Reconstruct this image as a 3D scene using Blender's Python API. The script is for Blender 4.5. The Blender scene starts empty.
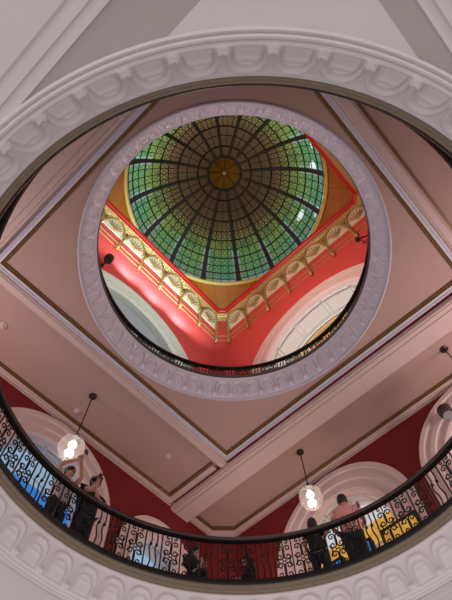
import bpy, math, random
from mathutils import Vector, Matrix
random.seed(7)
S = 5.3; Z0 = 1.5            # metres per plan unit, height of the camera above the hall floor
C = bpy.context.scene.collection
PI = math.pi
def W(x, y, z): return Vector((x*S, y*S, z*S+Z0))

# ------------------------------------------------------------------ camera, world, lights
cam = bpy.data.cameras.new('camera'); co = bpy.data.objects.new('camera', cam); C.objects.link(co)
TH, RO, PH = 0.392159, -0.0491604, math.radians(49.75678)
_f = Vector((0, math.sin(TH), math.cos(TH))); _u = Vector((0, -math.cos(TH), math.sin(TH))); _r = _f.cross(_u)
_r2 = math.cos(RO)*_r + math.sin(RO)*_u; _u2 = -math.sin(RO)*_r + math.cos(RO)*_u
RZ = Matrix.Rotation(-PH, 3, 'Z')
m = Matrix((RZ@_r2, RZ@_u2, -(RZ@_f))).transposed().to_4x4()
m.translation = W(-0.54184, -0.39728, 0)
co.matrix_world = m
cam.sensor_fit = 'VERTICAL'; cam.sensor_height = 36; cam.sensor_width = 36; cam.lens = 478.908/600*36
cam.clip_start = .05; cam.clip_end = 300
sc = bpy.context.scene; sc.camera = co
sc.view_settings.view_transform = 'Standard'; sc.view_settings.look = 'None'
sc.view_settings.exposure = 0.0; sc.view_settings.gamma = 1; sc.view_settings.use_curve_mapping = False

wd = bpy.data.worlds.new('world'); sc.world = wd; wd.use_nodes = True
nt = wd.node_tree; nt.nodes.clear()
tc = nt.nodes.new('ShaderNodeTexCoord'); sx = nt.nodes.new('ShaderNodeSeparateXYZ'); cr = nt.nodes.new('ShaderNodeValToRGB')
mr = nt.nodes.new('ShaderNodeMapRange'); bg = nt.nodes.new('ShaderNodeBackground'); ow = nt.nodes.new('ShaderNodeOutputWorld')
mr.inputs[1].default_value = -1; mr.inputs[2].default_value = 1
nt.links.new(tc.outputs['Generated'], sx.inputs[0]); nt.links.new(sx.outputs[2], mr.inputs[0]); nt.links.new(mr.outputs[0], cr.inputs[0])
cr.color_ramp.elements[0].position = .46; cr.color_ramp.elements[0].color = (.60, .535, .54, 1)
cr.color_ramp.elements[1].position = .56; cr.color_ramp.elements[1].color = (1.35, 1.48, 1.50, 1)
dt = nt.nodes.new('ShaderNodeVectorMath'); dt.operation = 'DOT_PRODUCT'; dt.inputs[1].default_value = (-.75, -.35, 0)
m2_ = nt.nodes.new('ShaderNodeMath'); m2_.operation = 'MULTIPLY_ADD'; m2_.inputs[1].default_value = .62; m2_.inputs[2].default_value = .98; m2_.use_clamp = False
nt.links.new(tc.outputs['Generated'], dt.inputs[0]); nt.links.new(dt.outputs['Value'], m2_.inputs[0]); nt.links.new(m2_.outputs[0], bg.inputs[1])
nt.links.new(cr.outputs[0], bg.inputs[0]); nt.links.new(bg.outputs[0], ow.inputs[0])

def light(name, kind, loc, energy, color, size=.2, target=None, spot=None, blend=.6):
    l = bpy.data.lights.new(name, kind); l.energy = energy; l.color = color
    if kind == 'AREA': l.size = size
    else: l.shadow_soft_size = size
    if spot: l.spot_size = math.radians(spot); l.spot_blend = blend
    o = bpy.data.objects.new(name, l); C.objects.link(o); o.location = loc
    if target is not None: o.rotation_euler = (Vector(target)-Vector(loc)).to_track_quat('-Z', 'Y').to_euler()
    return o
# wall-washers on the upper storey, hung just under the bracket frieze on the left wall
for xx in (-.17, .08, .32): light('wall_washer', 'SPOT', W(xx, .67, 3.10), 190, (1, .95, .98), .12, W(xx, .81, 3.22), 120, 1)
for xx in (-.45, 0, .45): light('cornice_flood', 'SPOT', W(xx, .40, 2.75), 800, (.92, 1, .86), .1, W(xx, .80, 3.66), 62, 1)
light('gallery_flood', 'SPOT', W(-.30, .0, 2.6), 760, (1, .72, .55), .25, W(.80, -.05, 3.2), 95, 1)
light('vault_flood', 'SPOT', W(-.3, .3, 3.1), 260, (1, .62, .28), .2, W(.5, -.3, 3.95), 120, 1)
light('intrados_fill', 'POINT', W(.86, .02, 2.56), 75, (.86, .95, 1), .2)  # unseen fill added to brighten the white inner face of the right arch
light('arch_fill', 'SPOT', W(.1, -.1, 2.45), 520, (.85, 1, .97), .2, W(0, .82, 2.9), 85, 1)  # unseen cool fill added to lighten the left arch and lower wall
light('gallery_fill', 'POINT', W(-.2, -.1, 2.75), 130, (1, .88, .85), .4)
# unseen area fills added to brighten the ceilings of the middle storey
light('aisle_fill', 'AREA', W(-1.0, .95, 1.25), 130, (1, .78, .72), 1.4, W(-.2, .9, 1.96))
light('aisle_fill', 'AREA', W(.93, -1.0, 1.25), 150, (1, .80, .76), 1.4, W(.93, -.3, 1.96))

light('aisle_fill', 'AREA', W(.97, .80, 1.22), 38, (1, .76, .68), 1.0, W(.85, .75, 1.96))
# ------------------------------------------------------------------ materials
def mat(name, col, rough=.6, metal=0, emit=None, estr=0, var=0, vscale=3, bump=0, bscale=40, spec=.5):
    m = bpy.data.materials.new(name); m.use_nodes = True; n = m.node_tree; b = n.nodes['Principled BSDF']
    b.inputs['Base Color'].default_value = (*col, 1); b.inputs['Roughness'].default_value = rough; b.inputs['Metallic'].default_value = metal
    b.inputs['Specular IOR Level'].default_value = spec
    tcn = n.nodes.new('ShaderNodeTexCoord')
    if var:
        nz = n.nodes.new('ShaderNodeTexNoise'); nz.inputs['Scale'].default_value = vscale; nz.inputs['Detail'].default_value = 4
        n.links.new(tcn.outputs['Object'], nz.inputs['Vector'])
        mx = n.nodes.new('ShaderNodeMix'); mx.data_type = 'RGBA'
        mx.inputs[6].default_value = (*[c*(1-var) for c in col], 1); mx.inputs[7].default_value = (*[min(1, c*(1+var)) for c in col], 1)
        n.links.new(nz.outputs[0], mx.inputs[0]); n.links.new(mx.outputs[2], b.inputs['Base Color'])
    if bump:
        nb = n.nodes.new('ShaderNodeTexNoise'); nb.inputs['Scale'].default_value = bscale; nb.inputs['Detail'].default_value = 3
        n.links.new(tcn.outputs['Object'], nb.inputs['Vector'])
        bp = n.nodes.new('ShaderNodeBump'); bp.inputs['Strength'].default_value = bump; bp.inputs['Distance'].default_value = .02
        n.links.new(nb.outputs[0], bp.inputs['Height']); n.links.new(bp.outputs[0], b.inputs['Normal'])
    if emit: b.inputs['Emission Color'].default_value = (*emit, 1); b.inputs['Emission Strength'].default_value = estr
    return m
M = {}
M['plasterA'] = mat('pale grey plaster', (.70, .66, .66), .7, var=.05, vscale=1.5)
M['border_shade'] = mat('plaster with painted shade', (.46, .42, .41), .7, var=.04)  # shade on the sloping ceiling border, put into a darker plaster colour
M['frieze'] = mat('white moulded plaster', (.76, .72, .72), .6, var=.04)
M['stone'] = mat('khaki stone edge', (.24, .19, .13), .6, var=.15, vscale=8)
M['pink'] = mat('blush ceiling paint', (.48, .315, .27), .7, var=.05, vscale=1.2)
M['beam'] = mat('pale rose plaster', (.62, .47, .44), .6, var=.04)
M['lilac'] = mat('lilac white plaster', (.63, .60, .69), .6, var=.04)
M['friezeB'] = mat('bright lilac white plaster', (.76, .73, .82), .55, var=.03)
M['gold'] = mat('dull gold trim', (.17, .085, .022), .5, .2, var=.2, vscale=10)
M['golddk'] = mat('dark gold groove', (.07, .032, .012), .6)
M['gilt'] = mat('gilded plaster', (.50, .38, .16), .38, .45, var=.3, vscale=14, bump=.6, bscale=30)
M['giltpale'] = mat('pale gilded leaf ornament', (.86, .84, .62), .5, .0, var=.45, vscale=16, bump=1, bscale=22)
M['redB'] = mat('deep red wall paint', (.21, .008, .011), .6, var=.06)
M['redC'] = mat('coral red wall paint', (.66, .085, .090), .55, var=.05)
M['redtrim'] = mat('bright red moulding', (.55, .015, .02), .4)
M['stripe'] = mat('crimson painted stripe', (.26, .004, .02), .6)
M['orange'] = mat('ochre orange vault paint', (.34, .125, .006), .6, var=.25, vscale=1.5)
M['yellowring'] = mat('yellow moulded ring', (.62, .55, .13), .5)
M['arch'] = mat('rose white arch moulding', (.74, .58, .57), .6)
M['white'] = mat('white painted plaster', (.75, .73, .72), .6)
M['iron'] = mat('black wrought iron', (.012, .011, .012), .45, .3)
M['wood'] = mat('dark mahogany handrail', (.035, .014, .011), .35, var=.3, vscale=6)
M['black'] = mat('black metal', (.015, .014, .015), .4)
M['skin'] = mat('skin', (.52, .27, .19), .55)
M['hair'] = mat('black hair', (.010, .008, .008), .5, bump=.5, bscale=60)
M['eye'] = mat('dark eye', (.01, .01, .01), .2)
M['bluegrey'] = mat('blue grey glass', (.33, .36, .42), .4)
M['ribmetal'] = mat('dark bronze dome rib', (.055, .058, .058), .5)
M['lead'] = mat('black leading', (.010, .013, .012), .5)
M['amber'] = mat('amber dome hub', (.36, .19, .02), .4, .3, var=.4, vscale=3)
M['umber'] = mat('umber plaster', (.10, .05, .03), .6)

# ------------------------------------------------------------------ mesh helpers (coordinates in metres unless W() is used)
class MB:
    def __init__(s): s.v = []; s.f = []; s.uv = None
    def add(s, vs, fs):
        k = len(s.v); s.v += [Vector(v) for v in vs]; s.f += [tuple(i+k for i in f) for f in fs]; return s
    def box(s, a, b):
        x0, y0, z0 = a; x1, y1, z1 = b
        return s.add([(x0,y0,z0),(x1,y0,z0),(x1,y1,z0),(x0,y1,z0),(x0,y0,z1),(x1,y0,z1),(x1,y1,z1),(x0,y1,z1)],
                     [(0,3,2,1),(4,5,6,7),(0,1,5,4),(1,2,6,5),(2,3,7,6),(3,0,4,7)])
    def tube(s, pts, r, n=8, caps=True, closed=False):
        pts = [Vector(p) for p in pts]; N = len(pts); rr = r if isinstance(r, (list, tuple)) else [r]*N
        ring = []; up = None
        for i, p in enumerate(pts):
            a = pts[(i-1) % N] if (closed or i) else p; b = pts[(i+1) % N] if (closed or i < N-1) else p
            t = (b-a).normalized()
            if up is None: up = Vector((0,0,1)) if abs(t.z) < .9 else Vector((1,0,0))
            x = t.cross(up).normalized(); up = x.cross(t).normalized()
            ring.append([p+(x*math.cos(2*PI*k/n)+up*math.sin(2*PI*k/n))*rr[i] for k in range(n)])
        vs = [v for q in ring for v in q]; fs = []
        for i in range(N if closed else N-1):
            j = (i+1) % N
            for k in range(n): fs.append((i*n+k, i*n+(k+1)%n, j*n+(k+1)%n, j*n+k))
        if caps and not closed: fs += [tuple(range(n))[::-1], tuple(range((N-1)*n, N*n))]
        return s.add(vs, fs)
    def lathe(s, prof, n=48, c=(0,0,0), closed=False):
        c = Vector(c); vs = []; fs = []; P = len(prof)
        for k in range(n):
            a = 2*PI*k/n
            for r, z in prof: vs.append(c+Vector((r*math.cos(a), r*math.sin(a), z)))
        for k in range(n):
            k2 = (k+1) % n
            for i in range(P if closed else P-1):
                j = (i+1) % P
                fs.append((k*P+i, k2*P+i, k2*P+j, k*P+j))
        return s.add(vs, fs)
    def loft(s, loops, closed=False):
        n = len(loops[0]); vs = [v for l in loops for v in l]; fs = []
        L = len(loops)
        for i in range(L if closed else L-1):
            j = (i+1) % L
            for k in range(n): fs.append((i*n+k, i*n+(k+1)%n, j*n+(k+1)%n, j*n+k))
        return s.add(vs, fs)
    def prism(s, pts, vec):
        n = len(pts); v = Vector(vec); pts = [Vector(p) for p in pts]
        return s.add(pts+[p+v for p in pts], [tuple(range(n))[::-1], tuple(range(n, 2*n))]+[(i, (i+1)%n, n+(i+1)%n, n+i) for i in range(n)])
    def sphere(s, c, r, n=14, m=9, sc=(1,1,1)):
        prof = [(max(1e-4, r*math.sin(PI*i/m)), -r*math.cos(PI*i/m)) for i in range(m+1)]
        t = MB().lathe(prof, n); return s.add([Vector(c)+Vector((v.x*sc[0], v.y*sc[1], v.z*sc[2])) for v in t.v], t.f)
    def build(s, name, m, parent=None, smooth=False, fix=True):
        me = bpy.data.meshes.new(name)
        me.from_pydata([tuple(v) for v in s.v], [], s.f)
        if m is not None: me.materials.append(m)
        if smooth:
            for p in me.polygons: p.use_smooth = True
        if fix:
            import bmesh
            bm = bmesh.new(); bm.from_mesh(me); bmesh.ops.remove_doubles(bm, verts=bm.verts, dist=1e-5)
            bmesh.ops.recalc_face_normals(bm, faces=bm.faces); bm.to_mesh(me); bm.free()
        o = bpy.data.objects.new(name, me); C.objects.link(o)
        if parent: o.parent = parent
        if smooth == 'auto':
            pass
        return o
def tag(o, label=None, cat=None, group=None, kind=None):
    if label: o['label'] = label
    if cat: o['category'] = cat
    if group: o['group'] = group
    if kind: o['kind'] = kind
    return o
def struct(o, label=None):
    o['kind'] = 'structure'
    if label: o['label'] = label
    return o
def empty(name, loc, rz=0):
    o = bpy.data.objects.new(name, None); C.objects.link(o); o.location = loc; o.rotation_euler = (0, 0, rz); o.empty_display_size = .1; return o
def dup_part(src, parent, loc=None, rot=None):
    c = src.copy(); C.objects.link(c); c.parent = parent
    if loc is not None: c.location = loc
    if rot is not None: c.rotation_euler = rot
    return c
def copy_tree(o, parent=None):
    c = o.copy(); C.objects.link(c)
    if parent: c.parent = parent
    for ch in [x for x in bpy.data.objects if x.parent == o]: copy_tree(ch, c)
    return c
def octo(s, c, z):      # square loop with cut corners, plan units
    if c <= 0: return [W(s,s,z), W(-s,s,z), W(-s,-s,z), W(s,-s,z)]
    return [W(s,s-c,z), W(s-c,s,z), W(-s+c,s,z), W(-s,s-c,z), W(-s,-s+c,z), W(-s+c,-s,z), W(s-c,-s,z), W(s,-s+c,z)]
def rect(sx, sy, z): return [W(sx,sy,z), W(-sx,sy,z), W(-sx,-sy,z), W(sx,-sy,z)]
def L(*p): return [(r*S, z*S+Z0) for r, z in p]
def plate(half, R, z, z2, n=96):  # square slab with a round hole, plan units
    def sq(a):
        c, s_ = math.cos(a), math.sin(a); k = half/max(abs(c), abs(s_)); return c*k, s_*k
    angs = [2*PI*(i+.5)/n for i in range(n)]+[PI/4+PI/2*k for k in range(4)]; angs.sort()
    a_ = [W(R*math.cos(t), R*math.sin(t), z) for t in angs]; b_ = [W(*sq(t), z) for t in angs]
    c_ = [W(*sq(t), z2) for t in angs]; d_ = [W(R*math.cos(t), R*math.sin(t), z2) for t in angs]
    return MB().loft([a_, b_, c_, d_], closed=True)

def clip_round(o, R):       # cut a round hole of plan radius R through an object
    b = MB(); n = 160; b.prism([Vector((R*S*math.cos(2*PI*i/n), R*S*math.sin(2*PI*i/n), 3)) for i in range(n)], (0,0,8)); c = b.build('cutter', None)
    md = o.modifiers.new('b', 'BOOLEAN'); md.operation = 'DIFFERENCE'; md.object = c; md.solver = 'EXACT'
    me = bpy.data.meshes.new_from_object(o.evaluated_get(bpy.context.evaluated_depsgraph_get()))
    o.modifiers.clear(); o.data = me; bpy.data.objects.remove(c)
# ------------------------------------------------------------------ moulded ring friezes
def frieze(r0, z0, r1, z1, N, phase, amp, lines=1):
    nu, nv = 22, 26
    tot = N*nu; nrm = Vector((-(z1-z0), -(r1-r0))); nrm = Vector((-(z1-z0), 0, (r1-r0))).normalized()   # towards the void and down
    if nrm.x > 0: nrm = -nrm
    g = lambda x, w: math.exp(-(x/w)**2)
    vs = []; fs = []
    for k in range(tot):
        a = math.radians(phase)+2*PI*(k/nu)/N; u = (k % nu)/nu-.0
        u = u if u < .5 else u-1       # centre of the motif at u=0
        for j in range(nv+1):
            v = j/nv
            d = (abs(u/.41)**2.7+abs((v-.18)/.60)**2.7)**(1/2.7) if v > .18 else abs(u)/.41
            fade = min(1, max(0, (v-.06)/.05))
            h = 1.0*g(d-1, .10)*fade+.75*g(d-.68, .07)*fade
            if d < .62: h += .35*fade+.3*g(v-.42, .05)*fade
            if lines > 1 and d < .62: h += .45*g(abs(u)-.10, .035)*fade
            h += 1.3*g(v-.13, .07)*g(abs(abs(u)-.5), .10)            # little cap between motifs
            h += .8*g(v-.02, .03)+.5*g(v-.97, .025)
            r = r0+(r1-r0)*v; z = z0+(z1-z0)*v
            if j == 0: h = 0
            r += nrm.x*amp*h; z += nrm.z*amp*h
            vs.append(W(r*math.cos(a), r*math.sin(a), z))
    P = nv+1
    for k in range(tot):
        k2 = (k+1) % tot
        for j in range(nv): fs.append((k*P+j, k2*P+j, k2*P+j+1, k*P+j+1))
    return MB().add(vs, fs)

# ---- lower ceiling (the storey over the camera)
b = plate(2.0, .775, .929, .95); struct(b.build('ceiling_lower', M['plasterA']), 'pale grey plaster ceiling around the great round opening')
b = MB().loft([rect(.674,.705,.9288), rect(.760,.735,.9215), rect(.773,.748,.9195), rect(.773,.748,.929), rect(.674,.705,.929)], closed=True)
o = struct(b.build('trim_1', M['border_shade']), 'sloping border of the lower ceiling panel, shade painted in'); clip_round(o, .7785)
pr = []
for sx_, sy_, z in ((.773,.748,.928),(.773,.748,.916),(.781,.755,.916),(.781,.755,.920),(.786,.760,.922),(.796,.770,.922),(.796,.770,.917),(.804,.778,.917),(.806,.780,.922),(.821,.795,.924),(.824,.798,.918),(.832,.806,.918),(.832,.806,.929),(.773,.748,.929)): pr.append(rect(sx_, sy_, z))
o = struct(MB().loft(pr, closed=True).build('trim_2', M['plasterA']), 'stepped plaster mouldings running beside the lower round opening'); clip_round(o, .7785)
pr = L((.786,.930),(.786,.917),(.784,.912),(.780,.911),(.778,.915),(.776,.919),(.774,.914),(.770,.912),(.767,.915),(.766,.920),(.764,.917),(.762,.921),(.762,.935),(.786,.935))
struct(MB().lathe(pr, 160, closed=True).build('trim_3', M['frieze'], smooth=False), 'round plaster moulding outside the lower frieze')
struct(frieze(.763,.920,.7155,1.001,54,1.2,.0105).build('trim_4', M['frieze'], smooth=True), 'pale frieze of arched leaf motifs round the lower opening')
pr = L((.7165,.999),(.713,1.001),(.712,1.005),(.708,1.007),(.706,1.015),(.702,1.017),(.701,1.023),(.76,1.023),(.76,.999))
struct(MB().lathe(pr, 160, closed=True).build('trim_5', M['stone']), 'khaki stone edge under the lower balustrade')
struct(MB().lathe(L((.700,1.022),(.698,1.026),(.698,1.040),(.714,1.040),(.714,1.022)), 160, closed=True).build('trim_200', M['iron']), 'thin black iron edge above the khaki stone')
struct(plate(1.6, .755, .965, 1.02).build('floor_gallery', M['umber']), 'gallery floor of the middle storey')

# ---- middle ceiling
struct(plate(1.45, .668, 1.9655, 2.10).build('ceiling_middle', M['pink']), 'blush pink coffered ceiling round the smaller opening')
pr = L((.676,1.968),(.674,1.960),(.668,1.957),(.664,1.962),(.662,1.979),(.662,2.0),(.676,2.0))
struct(MB().lathe(pr, 128, closed=True).build('trim_6', M['lilac']), 'thin lilac white bead outside the upper frieze')
struct(frieze(.665,1.972,.624,2.088,54,1.2,.0145,2).build('trim_7', M['friezeB'], smooth=True), 'lilac white frieze of leaf motifs round the smaller opening')
pr = L((.625,2.086),(.622,2.090),(.620,2.094),(.620,2.112),(.67,2.112),(.67,2.086))
struct(MB().lathe(pr, 128, closed=True).build('trim_8', M['ribmetal']), 'dark edge under the upper balustrade')
struct(plate(1.15, .64, 2.09, 2.118).build('floor_upper', M['umber']), 'gallery floor of the upper storey')
# gold and white coffer trims
def goldring(s, c, name, lab, w=.014):
    k = empty
    g = MB().loft([octo(s,c,1.966), octo(s,c,1.958), octo(s+w*.38,c,1.956), octo(s+w*.38,c,1.959), octo(s+w*.62,c,1.959), octo(s+w*.62,c,1.956), octo(s+w,c,1.953), octo(s+w,c,1.966)], closed=True)
    struct(g.build(name, M['gold']), lab)
goldring(.692, 0, 'trim_9', 'dull gold moulding around the central ceiling panel')
b = MB().loft([octo(.706,0,1.966), octo(.706,0,1.951), octo(.713,0,1.951), octo(.713,0,1.954), octo(.720,0,1.954), octo(.720,0,1.949), octo(.727,0,1.949), octo(.729,0,1.952), octo(.736,0,1.952), octo(.736,0,1.966)], closed=True)
struct(b.build('trim_10', M['lilac']), 'ribbed white moulding outside the gold line of the central panel')
goldring(1.099, .085, 'trim_11', 'dull gold moulding along the edge of the aisle ceiling')
b = MB().loft([octo(1.113,.085,1.966), octo(1.113,.085,1.952), octo(1.121,.085,1.950), octo(1.121,.085,1.946), octo(1.128,.085,1.944), octo(1.130,.085,1.949), octo(1.137,.085,1.949), octo(1.137,.085,1.935), octo(1.148,.085,1.935), octo(1.148,.085,1.966)], closed=True)
struct(b.build('trim_12', M['beam']), 'pale rose cornice where the aisle ceiling meets the red wall')
n_t = 13
for sy in (1, -1):
    q = lambda y: sy*y
    # aisle coffer: gold bars beside the cross beam and at both ends
    for (xa, xb, ya, yb) in (((-.696,.696,.782,.796),) if sy < 0 else ())+((.686,.700,.796,1.10), (-.700,-.686,.796,1.10)):
        g = MB().box(W(xa, min(q(ya),q(yb)), 1.955), W(xb, max(q(ya),q(yb)), 1.966)); struct(g.build('trim_%d' % n_t, M['gold']), 'dull gold bar framing the aisle ceiling'); n_t += 1
    for (xa, xb, ya, yb) in ((.700,.738,.80,1.13), (-.738,-.700,.80,1.13)):
        g = MB().box(W(xa, min(q(ya),q(yb)), 1.949), W(xb, max(q(ya),q(yb)), 1.966)); struct(g.build('trim_%d' % n_t, M['beam']), 'pale rose flat moulding beside the deep beam'); n_t += 1
    # shallow beam
    prof = [(.730,1.966),(.730,1.946),(.736,1.940),(.741,1.940),(.741,1.936),(.768,1.936),(.768,1.940),(.773,1.943),(.782,1.950),(.782,1.966)]
    g = MB().prism([W(-.742, q(y), z) for y, z in prof], (1.484*S,0,0)); struct(g.build('trim_%d' % n_t, M['beam']), 'shallow pale rose ceiling beam'); n_t += 1
for sx in (1, -1):
    q = lambda x: sx*x
    g = MB().box(W(min(q(.734),q(.744)), -1.145, 1.947), W(max(q(.734),q(.744)), 1.145, 1.966)); struct(g.build('trim_%d' % n_t, M['stripe'] if sx > 0 else M['beam']), 'narrow %s strip beside the deep beam' % ('crimson' if sx > 0 else 'pale')); n_t += 1
    prof = [(.743,1.966),(.743,1.944),(.738,1.941),(.738,1.921),(.741,1.916),(.747,1.916),(.747,1.919),(.752,1.919),(.752,1.915),(.772,1.915),(.772,1.918),(.777,1.918),(.777,1.914),(.862,1.914),(.870,1.920),(.870,1.966)]
    g = MB().prism([W(q(x), -1.145, z) for x, z in prof], (0,2.29*S,0)); struct(g.build('trim_%d' % n_t, M['beam']), 'deep pale rose ceiling beam with fine ribs'); n_t += 1

# ------------------------------------------------------------------ walls with arches
def wall_arch(frame, half, zb, zt, arches, depth, name, m, lab):
    """frame(t, d, z) -> point: t along the wall, d outwards depth. arches: (centre, z0, R)"""
    xs = {-half, half}
    for c, z0, R in arches:
        for i in range(41):
            t = c-R*math.cos(PI*i/40)
            if -half <= t <= half: xs.add(round(t, 6))
    xs = sorted(xs); b = MB()
    for x0, x1 in zip(xs, xs[1:]):
        mid = (x0+x1)/2; lo = [zb, zb]
        for c, z0, R in arches:
            if abs(mid-c) < R: lo = [z0+math.sqrt(max(0, R*R-(x-c)**2)) for x in (x0, x1)]
        p = [frame(x0,0,lo[0]), frame(x1,0,lo[1]), frame(x1,0,zt), frame(x0,0,zt), frame(x0,depth,lo[0]), frame(x1,depth,lo[1]), frame(x1,depth,zt), frame(x0,depth,zt)]
        b.add(p, [(0,1,2,3),(4,7,6,5),(0,4,5,1)])
    return struct(b.build(name, m), lab)
def archivolt(frame, c, z0, rings, zb, name, m, lab, seg=40):
    """rings: list of (radius, projection d) cross-section, swept over the semicircle and down the jambs"""
    b = MB(); loops = []
    path = [(1, 0, zb), ]+[(math.cos(PI*i/seg), math.sin(PI*i/seg), None) for i in range(seg+1)]+[(-1, 0, zb)]
    for cx, cz, zz in path:
        loops.append([frame(c+cx*r, d, (zz if zz is not None else z0+cz*r)) for r, d in rings])
    n = len(rings); vs = [v for l in loops for v in l]; fs = []
    for i in range(len(loops)-1):
        for k in range(n): fs.append((i*n+k, i*n+(k+1)%n, (i+1)*n+(k+1)%n, (i+1)*n+k))
    fs += [tuple(range(n)), tuple(range(len(vs)-n, len(vs)))]
    return struct(b.add(vs, fs).build(name, m), lab)
def FY(w): return lambda t, d, z: W(t, w+d, z)       # wall on +y
def FX(w): return lambda t, d, z: W(w+d, t, z)
def FYn(w): return lambda t, d, z: W(t, -w-d, z)
def FXn(w): return lambda t, d, z: W(-w-d, t, z)
WB = 1.14
def glow(name, col, s, var=None):
    m = bpy.data.materials.new(name); m.use_nodes = True; n = m.node_tree; b_ = n.nodes['Principled BSDF']
    b_.inputs['Base Color'].default_value = (*[c*.5 for c in col], 1); b_.inputs['Roughness'].default_value = .2
    b_.inputs['Emission Color'].default_value = (*col, 1); b_.inputs['Emission Strength'].default_value = s
    if var:
        tcn = n.nodes.new('ShaderNodeTexCoord'); nz = n.nodes.new('ShaderNodeTexNoise'); nz.inputs['Scale'].default_value = var[0]
        rp = n.nodes.new('ShaderNodeValToRGB'); rp.color_ramp.elements[0].position = .35; rp.color_ramp.elements[1].position = .65
        rp.color_ramp.elements[0].color = (*var[1], 1); rp.color_ramp.elements[1].color = (*col, 1)
        n.links.new(tcn.outputs['Object'], nz.inputs['Vector']); n.links.new(nz.outputs[0], rp.inputs[0]); n.links.new(rp.outputs[0], b_.inputs['Emission Color'])
    return m
M['winblue'] = glow('daylit pale blue window', (.30, .44, .60), .75)
M['winblue2'] = glow('vivid blue lit shop window', (.02, .17, .55), .75, (1.2, (.05, .26, .62)))
M['winwhite'] = glow('bright white lit window', (.62, .62, .66), .75)
M['winyellow'] = glow('yellow lit shop display', (.72, .42, .08), .8, (2.0, (.45, .22, .04)))
M['ochre'] = mat('ochre back wall', (.55, .33, .09), .6)
n_w = 1
def arches_for(frame, arches, tagname, kinds):
    global n_t, n_w
    for (c, z0, R, Ro), kind in zip(arches, kinds):
        w = Ro-R
        rings = [(R, .05),(R, -.004),(R+w*.10, -.012),(R+w*.18, -.012),(R+w*.20, -.005),(R+w*.42, -.007),(R+w*.45, -.016),(R+w*.60, -.018),(R+w*.62, -.010),(R+w*.80, -.012),(R+w*.84, -.020),(Ro, -.022),(Ro, .01),(R+w*.3, .05)]
        archivolt(frame, c, z0, rings, kind['zb'], 'trim_%d' % n_t, kind['am'], 'moulded arch surround on the '+tagname); n_t += 1
        D = kind['D']
        archivolt(frame, c, z0, [(R, .03),(R, D),(R+.02, D),(R+.02, .03)], kind['zb'], 'trim_%d' % n_t, kind['im'], 'plain inner face of the arch on the '+tagname); n_t += 1
        # raised panel frames on the inner face
        b = MB()
        for a0, a1 in () if kind.get('plainface') else ((8,38),(42,66),(70,96),(100,126),(130,172)):
            for (da, db) in ((.025, .037), (D-.037, D-.025)):
                pts = []
                for i in range(9):
                    a = math.radians(a0+(a1-a0)*i/8); pts.append(frame(c+(R-.003)*math.cos(a), (da+db)/2, z0+(R-.003)*math.sin(a)))
                b.tube(pts, .006*S, 5)
            for ae in (a0, a1):
                a = math.radians(ae); b.tube([frame(c+(R-.003)*math.cos(a), .03, z0+(R-.003)*math.sin(a)), frame(c+(R-.003)*math.cos(a), D-.03, z0+(R-.003)*math.sin(a))], .006*S, 5)
        if b.v: struct(b.build('trim_%d' % n_t, kind['im']), 'raised panel frames on the inner face of the arch on the '+tagname); n_t += 1
        # window behind
        root = empty('window_%d' % n_w, frame(c, D, kind['zb'])); struct(root, kind['lab']); n_w += 1
        RI = R+.015; inv = -root.location
        # lunette pane
        n = 24; pts = [frame(c+RI*math.cos(PI*i/n), D+.012, z0+RI*math.sin(PI*i/n))+inv for i in range(n+1)]
        MB().prism(pts, frame(0,.006,0)-frame(0,0,0)).build('lunette_pane', kind['lun'], root)
        zs = kind['zs']
        MB().prism([frame(c-RI, D+.012, kind['zb'])+inv, frame(c+RI, D+.012, kind['zb'])+inv, frame(c+RI, D+.012, zs)+inv, frame(c-RI, D+.012, zs)+inv], frame(0,.006,0)-frame(0,0,0)).build('window_pane', kind['pane'], root)
        if kind.get('zl'):
            hh = kind['zl']-z0; a_ = math.asin(hh/RI)
            pp = [frame(c+RI*math.cos(t), D+.009, z0+RI*math.sin(t))+inv for t in [a_*i/6 for i in range(7)]+[PI-a_+a_*i/6 for i in range(7)]]
            MB().prism(pp, frame(0,.003,0)-frame(0,0,0)).build('lower_lunette_pane', kind['pane'], root)
        if zs < z0: MB().prism([frame(c-RI, D+.012, zs)+inv, frame(c+RI, D+.012, zs)+inv, frame(c+RI, D+.012, z0)+inv, frame(c-RI, D+.012, z0)+inv], frame(0,.006,0)-frame(0,0,0)).build('transom_pane', kind['lun'], root)
        b = MB(); T = .008*S
        for rr in kind.get('arcs', (.55,)):
            b.tube([frame(c+R*rr*math.cos(PI*i/n), D+.008, z0+R*rr*math.sin(PI*i/n))+inv for i in range(n+1)], T*.35, 5)
        for t in (-1, -.34, .34, 1): b.tube([frame(c+R*t*.98, D+.006, kind['zb'])+inv, frame(c+R*t*.98, D+.006, z0)+inv], T*.6, 6)
        b.tube([frame(c-R, D+.006, z0)+inv, frame(c+R, D+.006, z0)+inv], T*.8, 6)
        b.build('window_frame', kind['fm'], root)

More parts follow.
